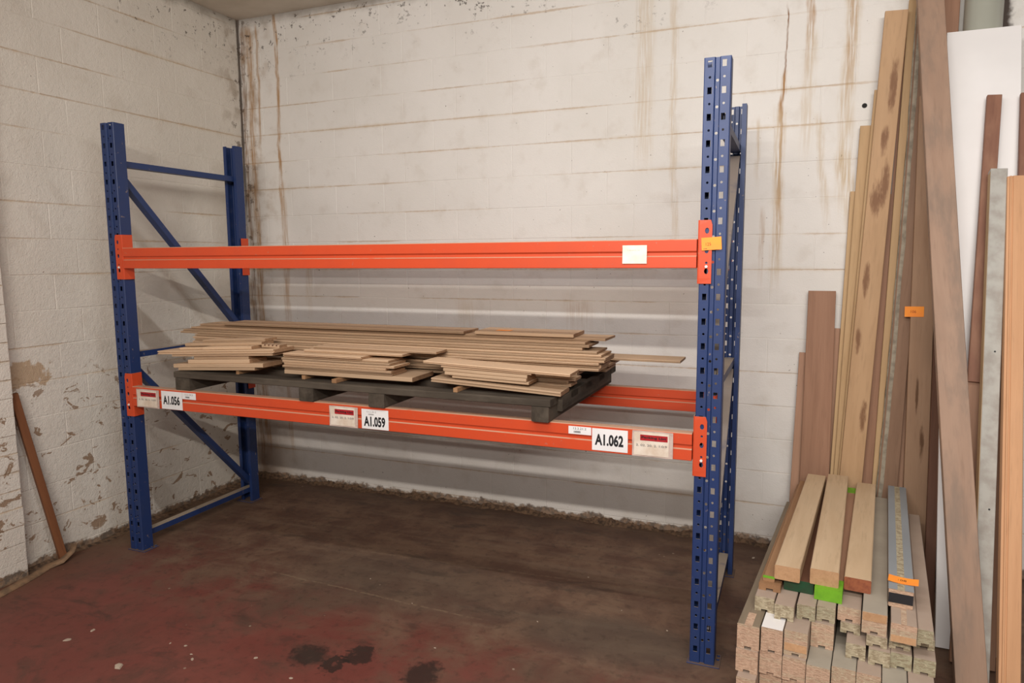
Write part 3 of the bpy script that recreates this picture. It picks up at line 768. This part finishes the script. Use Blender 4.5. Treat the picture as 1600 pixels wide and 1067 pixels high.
def frames(lst, mats_default=('laminate', 'chip')):
    for q in lst:
        s0, s1, t0, t1, z0, z1, lab = q[:7]; mats = q[7] if len(q) > 7 else mats_default
        section('frame_section', s0, s1, t0, t1, z0, z1, lab, GRP, mats)
LG = ('laminate_grey', 'chip'); GC = ('laminate', 'chip_green')
C4 = [(.002, .080), (.083, .161), (.1635, .2425), (.2455, .3235), (.3265, .4045), (.4065, .4835), (.486, .562), (.565, .644)]
CN = ['leftmost', 'second from left', 'third from left', 'fourth from left', 'fourth from right', 'third from right', 'second from right', 'rightmost']
for k, (t0, t1) in enumerate(C4):
    frames([(random.uniform(0, .03), E1, t0 + (.012 if k == 0 else 0), t1 + (.012 if k == 0 else 0) - (.012 if k == 0 else 0), .0, .092, 'frame section on the floor in the lowest row, ' + CN[k])])
s4 = [-.045, .035, .03, .0, .01, .0, .0, .0]
for k, (t0, t1) in enumerate(C4):
    frames([(s4[k], E1, t0 + (.010 if k == 0 else 0), t1, .0925, .1845, 'frame section in the row second from the floor, ' + CN[k])])
s3 = [-.008, .016, .012, -.005, .026, .025, -.06, -.09]
for k, (t0, t1) in enumerate(C4):
    frames([(s3[k], E1, t0, t1, .185, .2745, 'frame section in the row third from the floor, ' + CN[k], LG if k in (3, 4, 6) else ('laminate', 'chip'))])
frames([(-.003, 1.47, .003, .082, .275, .370, 'weathered section at the upper left edge of the stack', ('laminate_old', 'chip')),
        (.012, 1.45, .086, .161, .275, .370, 'section with a white patch on its front end'),
        (.028, 1.45, .1640, .2440, .275, .370, 'section right of the white patch, with an orange end layer'),
        (.130, 1.45, .2465, .3240, .275, .370, 'section set back behind a pale flat neighbour, fourth from left')])
wpatch = bpy.data.objects['frame_section.025'] if 'frame_section.025' in bpy.data.objects else None
frames([(.106, 1.45, .3665, .4310, .275, .333, 'small greenish section below the red ended beam', GC),
        (.097, 1.45, .4400, .5090, .275, .333, 'small greenish section in the middle of the right side', GC),
        (.110, 1.45, .5095, .5760, .275, .333, 'small greenish section with a rounded lower edge', GC),
        (.107, 1.42, .5810, .6480, .275, .333, 'small greenish section at the right edge, lower of two', GC),
        (.174, 1.45, .3430, .4100, .3335, .3745, 'thin greenish end tucked under the striped section, left', GC),
        (.117, 1.45, .4310, .4975, .3335, .3745, 'thin greenish end tucked under the layered section, middle', GC),
        (.137, 1.45, .5030, .5705, .3335, .3745, 'thin greenish end tucked under the grooved section, right', GC),
        (.180, 1.40, .5800, .6460, .3335, .3745, 'thin section hidden below the right edge section', GC)])
frames([(.125, 1.46, .0440, .1150, .3705, .4295, 'flat section with green chip end, leftmost of the four', GC),
        (.091, 1.46, .1200, .1880, .3705, .4295, 'flat section with green chip end, second of the four', GC),
        (.130, 1.46, .1945, .2585, .3705, .4295, 'flat section with green chip end, third of the four', GC),
        (.149, 1.46, .2615, .3250, .3705, .4295, 'flat section with green chip end under the lime block', GC),
        (.182, 1.46, .3310, .4095, .3750, .4300, 'striped section directly under the red ended beam'),
        (.126, 1.50, .4135, .4940, .3750, .4550, 'tall layered section between red ended beam and grey one', ('laminate_grey', 'chip')),
        (.104, 1.50, .5050, .5860, .3750, .4450, 'grooved section directly under the blue grey frame'),
        (.119, 1.36, .5880, .6360, .3750, .4350, 'narrow pinkish section on the top right edge', GC)])
# pieces of veneer on the tall ends
def end_strip(parent_label, dz0, dz1, mat, name, half):
    for o in bpy.data.objects:
        if o.get('label') == parent_label:
            bm = bmesh.new(); box(bm, -.0012, .004, -half, half, dz0, dz1); link(name, mesh_of(bm, name), M[mat], o); return o
end_strip('tall layered section between red ended beam and grey one', .048, .078, 'pine_end', 'pine_layer', .0385)
end_strip('grooved section directly under the blue grey frame', .002, .026, 'pine_end', 'pine_layer', .0385)
end_strip('section right of the white patch, with an orange end layer', .018, .046, 'pine_end', 'pine_layer', .038)
for o in list(bpy.data.objects):
    if o.get('label') == 'section with a white patch on its front end':
        bm = bmesh.new(); box(bm, -.001, .115, -.0365, .0365, .0945, .0958); link('white_patch', mesh_of(bm, 'white_patch'), M['white_panel'], o)
    if o.get('label') == 'grooved section directly under the blue grey frame':
        bm = bmesh.new(); box(bm, -.0006, .15, -.009, .009, .0695, .0706); link('chip_groove', mesh_of(bm, 'chip_groove'), M['chip'], o)
    if o.get('label') == 'weathered section at the upper left edge of the stack':
        bm = bmesh.new(); box(bm, -.0006, .10, -.014, .014, .0945, .0957); link('bare_chip_strip', mesh_of(bm, 'bare_chip_strip'), M['chip'], o)
# loose pieces on top
section('moulding', .185, 1.53, .048, .128, .4300, .4585, 'thin grooved brown moulding lying under the left pine beam', 'loose pieces', ('moulding', 'moulding'), nw=.026)
mo = section('moulding', .205, 1.54, .060, .103, .4590, .4775, 'narrow upper moulding with green paint at its end', 'loose pieces', ('moulding', 'moulding'), prof='ch')
bm = bmesh.new(); box(bm, -.0006, .012, -.0219, .0219, .014, .0189); link('green_paint', mesh_of(bm, 'green_paint'), M['lime'], mo)
section('painted_board', .228, 1.42, .135, .242, .4300, .4770, 'board with dark green ends, body coloured as shadow, between the two left pine beams', 'loose pieces', ('dark_wood', 'dark_green'), prof='ch')  # body coloured dark for the shadow between the beams; only the ends are green
lb = section('painted_board', .198, 1.53, .248, .343, .4300, .4780, 'board with lime green painted ends under the middle beam', 'loose pieces', ('pink_wood', 'lime'), prof='ch')
for a, b in ((-.0006, .10), (1.24, 1.3326)):
    bm = bmesh.new(); box(bm, a, b, -.0481, .0481, .0005, .0486); link('lime_paint', mesh_of(bm, 'lime_paint'), M['lime'], lb)
section('pine_beam', .202, 1.50, .102, .194, .4780, .5350, 'pale pine beam at the left on top of the stack', 'pine beams', ('pine', 'pine_end'), prof='ch', cat='beam')
section('pine_beam', .220, 1.53, .228, .3285, .4785, .5400, 'pale pine beam in the middle, above the lime block', 'pine beams', ('pine', 'pine_end'), prof='ch', yaw=math.radians(1.1), cat='beam')
section('pine_beam', .276, 1.55, .345, .4375, .4560, .5080, 'pale pine beam with a red sealed end', 'pine beams', ('pine', 'red_end'), prof='ch', cat='beam')
gl = section('grey_frame', .232, 1.54, .4955, .5745, .4460, .5140, 'blue grey laminated frame with chipboard groove and orange sticker', 'loose pieces', ('laminate', 'chip'), prof='ch')
for nm, a, b, y0, y1, z0, z1, mt in (('grey_face', .0, 1.308, .012, .041, .0665, .0688, 'grey_lam'), ('grey_face', .0, 1.308, -.041, -.012, .0665, .0688, 'grey_lam'),
                                     ('chip_groove', -.0005, 1.308, -.012, .012, .0660, .0682, 'chip_green'), ('black_seal', -.0025, .002, -.0395, .0395, .017, .053, 'black_seal')):
    bm = bmesh.new(); box(bm, a, b, y0, y1, z0, z1); link(nm, mesh_of(bm, nm), M[mt], gl)
def tag_sheet(parent, w, h, mtx, body, mat_ink='orange_ink', label=None, bend=.004):
    bm = bmesh.new(); n = 5
    vs = [[bm.verts.new(((i / n - .5) * w, (j - .5) * h, bend * (2 * i / n - 1) ** 2)) for i in range(n + 1)] for j in range(2)]
    for i in range(n): bm.faces.new((vs[0][i], vs[0][i + 1], vs[1][i + 1], vs[1][i]))
    me = bpy.data.meshes.new('price_sticker'); bm.to_mesh(me); bm.free(); me.materials.append(M['neon'])
    o = link('price_sticker', me, None, parent); o.matrix_local = mtx
    md = o.modifiers.new('paper', 'SOLIDIFY'); md.thickness = .0006; md.offset = 1
    if label: o['label'] = label
    if body: letters_flat = letters(o, body, h * .26, -.004, 0, M[mat_ink], lift=.0012)
    return o
tag_sheet(gl, .100, .060, Matrix.Translation((.082, -.008, .0700)) @ Matrix.Rotation(-PI / 2 - .06, 4, 'Z'), '108', 'ink', 'neon orange sticker')

# ================================================================ BOARDS LEANING ON THE WALL
def lean(name, base, top, wb, wt, th, label, mats, group='boards leaning on the wall', cat='board', bow=(0, 0), profile=None, segs=6):
    base, top = Vector(base), Vector(top); L = (top - base).length
    bm = bmesh.new(); pr = profile or chprof(wb, th, .002, -th)
    prism(bm, pr, 0, L, segs, bow=bow, taper=wt / wb)
    # local x up the board, local y to the right, local z towards the room (front face at z=0)
    ax = (top - base).normalized(); ay = Vector((1, 0, 0)); ay = (ay - ax * ay.dot(ax)).normalized(); az = ax.cross(ay)
    if az.y > 0: az = -az; 
    ay = az.cross(ax)
    mt = Matrix(((ax.x, ay.x, az.x, base.x), (ax.y, ay.y, az.y, base.y), (ax.z, ay.z, az.z, base.z), (0, 0, 0, 1)))
    # lift so that the lowest edge stands on the floor
    o = link(name, mesh_of(bm, name), [M[k] for k in mats])
    if base.z < .01:
        lo = min((mt @ v.co).z for v in o.data.vertices); mt = Matrix.Translation((0, 0, .0005 - lo)) @ mt
    o.matrix_world = mt
    tag(o, label, cat, group); return o
two = lambda k: (k, k)
lean('plank', (3.688, 1.300, 0), (3.717, 1.396, 1.176), .095, .094, .02, 'short pinkish board at the far left of the leaning timber', two('pink_wood'))
lean('plank', (3.774, 1.265, 0), (3.774, 1.375, 1.531), .157, .141, .022, 'wide red brown board with a square cut top', two('mahogany'))
lean('plank', (3.829, 1.348, 0), (3.842, 1.404, 1.321), .072, .068, .02, 'narrow board peeping out right of the wide red brown one', two('pink_wood'))
lean('plank', (3.886, 1.320, 0), (3.927, 1.404, 2.072), .083, .066, .02, 'yellow pine strip, lowest of the three stepped tops', two('yellow_pine'))
lean('plank', (3.900, 1.298, 0), (3.961, 1.383, 2.414), .080, .073, .02, 'yellow pine strip, middle of the three stepped tops', two('yellow_pine'))
lean('plank', (3.916, 1.273, 0), (4.020, 1.358, 2.588), .090, .076, .022, 'yellow pine strip, highest of the three stepped tops', two('yellow_pine'))
lean('plank', (3.935, 1.240, 0), (4.063, 1.330, 2.970), .114, .106, .028, 'tall knotty pine plank with dark scorched knots', ('knotty', 'knotty'))
bt = lean('batten', (4.022, 1.290, 0), (4.101, 1.396, 2.849), .076, .063, .025, 'thin red brown batten with a grey upper edge', two('mahogany'))
bm = bmesh.new(); box(bm, 2.05, 2.84, -.010, .012, -.010, .0015); link('grey_edge', mesh_of(bm, 'grey_edge'), M['grey_strip'], bt)
lean('batten', (4.095, 1.268, 0), (4.150, 1.379, 3.029), .081, .056, .018, 'orange pine strip left of the grey bark edge', two('yellow_pine'))
wp_ = lean('plank', (4.119, 1.233, 0), (4.188, 1.342, 2.996), .101, .063, .030, 'brown plank with a waney grey bark edge', two('stained_plank'), bow=(-.012, 0), segs=12)
bm = bmesh.new(); rd = random.Random(4); rows = []
for i in range(31):
    xx = i * .0995; e = .0505 - .019 * i / 30 - .012 * 4 * (i / 30) * (1 - i / 30)
    a = rd.uniform(.022, .028)
    rows.append([bm.verts.new(p) for p in ((xx, e - a, .0006), (xx, e - a * .6, .004), (xx, e + rd.uniform(.002, .007), -.006), (xx, e + rd.uniform(.002, .006), -.026), (xx, e - .004, -.033))])
for a, b in zip(rows, rows[1:]):
    for j in range(4): bm.faces.new((a[j], a[j + 1], b[j + 1], b[j]))
link('bark_edge', mesh_of(bm, 'bark_edge', True), M['bark'], wp_)
lean('plank', (4.206, 1.270, 0), (4.242, 1.358, 2.054), .101, .042, .015, 'thin tapering board behind the stickered plank', two('pink_wood'))
kp = lean('plank', (4.271, 1.200, 0), (4.232, 1.288, 2.528), .112, .099, .030, 'light brown plank with an orange sticker', two('brown_pine'))
tag_sheet(kp, .088, .054, Matrix.Translation((1.435, .037, .0015)) @ Matrix.Rotation(-PI / 2, 4, 'Z'), '106', 'orange_ink', 'neon orange sticker', .001)
lean('plank', (4.272, .720, 0), (4.335, 1.297, 1.591), .045, .049, .02, 'dark board in the gap left of the white panel', two('dark_wood'))
lean('plank', (4.309, 1.375, 0), (4.303, 1.390, 3.30), .096, .096, .025, 'dark red board beside the pipe, behind the white panel', two('mahogany'))
lean('panel', (4.416, .500, 0), (4.431, 1.230, 2.803), .297, .307, .018, 'tall smooth white laminated panel leaning on the pipe', two('white_panel'), cat='panel')
lean('plank', (4.331, .385, 0), (4.395, .736, 1.182), .057, .057, .025, 'brown board partly hidden behind the big dirty plank', two('pink_wood'))
lean('plank', (4.390, .706, 1.168), (4.466, 1.091, 2.471), .058, .059, .024, 'rough red brown board with a knot, against the white panel', two('red_wood'))
qd = lean('post', (4.384, .240, 0), (4.463, .898, 2.095), .060, .065, .050, 'grey painted post with yellowish side', ('grey_paint', 'yellow_pine'))
bm = bmesh.new(); box(bm, .0, 2.185, .0295, .0325, -.050, -.002); link('bare_edge', mesh_of(bm, 'bare_edge'), M['yellow_pine'], qd)
for xx in (.69, 1.36):
    bm = bmesh.new(); bmesh.ops.create_cone(bm, cap_ends=True, segments=8, radius1=.004, radius2=.004, depth=.002, matrix=Matrix.Translation((xx, -.008, .0006))); link('nail_hole', mesh_of(bm, 'nail_hole'), M['ink'], qd)
rp = [(-q, r) for q, r in reversed([(-.0365, -.045), (.0365, -.045), (.0365, -.003), (.0335, 0), (-.012, 0), (-.014, -.004), (-.018, -.004), (-.020, -.001), (-.026, -.001), (-.028, -.006), (-.0365, -.008)])]
lean('door_lining', (4.464, .160, 0), (4.523, .866, 2.058), .073, .066, .045, 'bright orange pine moulding at the right edge', two('orange_pine'), profile=rp)
lean('batten', (4.452, .370, 0), (4.517, .878, 1.663), .024, .024, .03, 'narrow brown batten between grey post and orange moulding', two('pink_wood'))
lean('plank', (4.520, .40, 0), (4.589, 1.089, 2.462), .041, .041, .025, 'thin dark red board at the extreme right edge', two('red_wood'))
lean('plank', (4.333, .120, 0), (4.173, 1.285, 3.30), .110, .113, .040, 'big dirty brown plank leaning in front of all others', two('dirty_plank'), bow=(.004, 0))

# grey soil pipe
bm = bmesh.new(); bmesh.ops.create_cone(bm, cap_ends=True, segments=40, radius1=.083, radius2=.083, depth=ZC - .001, matrix=Matrix.Translation((4.445, 1.338, (ZC - .001) / 2)))
pp = link('drain_pipe', mesh_of(bm, 'drain_pipe'), M['pipe'])
for f in pp.data.polygons: f.use_smooth = len(f.vertices) == 4
tag(pp, 'shiny grey vertical pipe behind the white panel', 'pipe')

# ================================================================ LEFT CORNER ODDMENTS
o = lean('stick', (-.268, -.262, 0), (-.292, -.438, 1.01), .040, .040, .030, 'red brown stick leaning between left wall and pier', two('stick'), group='left corner oddments', cat='stick')
mt = basis((-.252, -.262, .004), Vector((-.036, -.176, 1.01)), Vector((.25, 1, 0))); o.matrix_world = mt
pts = [(-.225, -.205, .075), (-.205, -.235, .045), (-.205, -.300, .014), (-.222, -.37, .006), (-.188, -.46, .005), (-.165, -.55, .004), (-.140, -.66, .004), (-.115, -.80, .004)]
bm = bmesh.new(); rows = []
for i, q in enumerate(pts):
    q = Vector(q); d = (Vector(pts[min(i + 1, len(pts) - 1)]) - Vector(pts[max(i - 1, 0)])); n = Vector((d.y, -d.x, 0)).normalized() * .017
    n.z = .010 if i > 1 else .004
    rows.append([bm.verts.new(q - n * .9 + Vector((0, 0, .006))), bm.verts.new(q + n + Vector((0, 0, .006)))])
for a, b in zip(rows, rows[1:]): bm.faces.new((a[0], a[1], b[1], b[0]))
o = link('strap', mesh_of(bm, 'strap', True), M['strap']); md = o.modifiers.new('thick', 'SOLIDIFY'); md.thickness = .003; md.offset = 0
tag(o, 'tan strap curling over the floor by the pier', 'strap', 'left corner oddments')

# loose paint flakes and crumbs on the floor
fl = [(.598, -.851, .030), (1.001, -.918, .040), (.628, -.75, .022), (1.255, -.762, .018), (1.509, -.653, .018), (1.143, -.691, .014), (1.22, -.735, .012), (1.06, -.70, .010), (1.75, -.72, .014),
      (3.47, 1.20, .022), (1.55, .18, .008), (2.55, .08, .009), (2.9, .33, .008), (3.14, .22, .010), (2.2, -.30, .010), (2.65, .62, .010), (1.9, .02, .008)]
wh = ['beside the pier, left', 'largest on the red floor', 'smaller, near the left wall', 'on the red paint, midway', 'beside the oil stain, left', 'small, upper of a pair', 'small, lower of a pair', 'tiny, left of the pair', 'below the oil stain',
      'behind the near upright at the wall', 'tiny, on the grey scuffed patch', 'tiny, under the pallet', 'tiny, under the right label', 'by the near upright foot', 'tiny, right of the oil stain', 'tiny, towards the back wall', 'tiny, on the dragged line']
for (x, y, r), s in zip(fl, wh):
    r *= .75
    bm = bmesh.new(); n = 7
    ring = [bm.verts.new((r * random.uniform(.6, 1.1) * math.cos(j * 2 * PI / n), .6 * r * random.uniform(.6, 1.1) * math.sin(j * 2 * PI / n), 0)) for j in range(n)]
    topv = [bm.verts.new((v.co.x * .8, v.co.y * .8, min(.012, r * .25) * random.uniform(.5, 1))) for v in ring]
    bm.faces.new(ring); bm.faces.new(topv)
    for j in range(n): bm.faces.new((ring[j], ring[(j + 1) % n], topv[(j + 1) % n], topv[j]))
    o = link('paint_flake', mesh_of(bm, 'paint_flake'), M['flake']); o.location = (x, y, .0003); o.rotation_euler = (0, 0, random.uniform(0, 6))
    tag(o, 'pale paint flake on the floor, ' + s, 'flake', 'paint flakes on the floor')
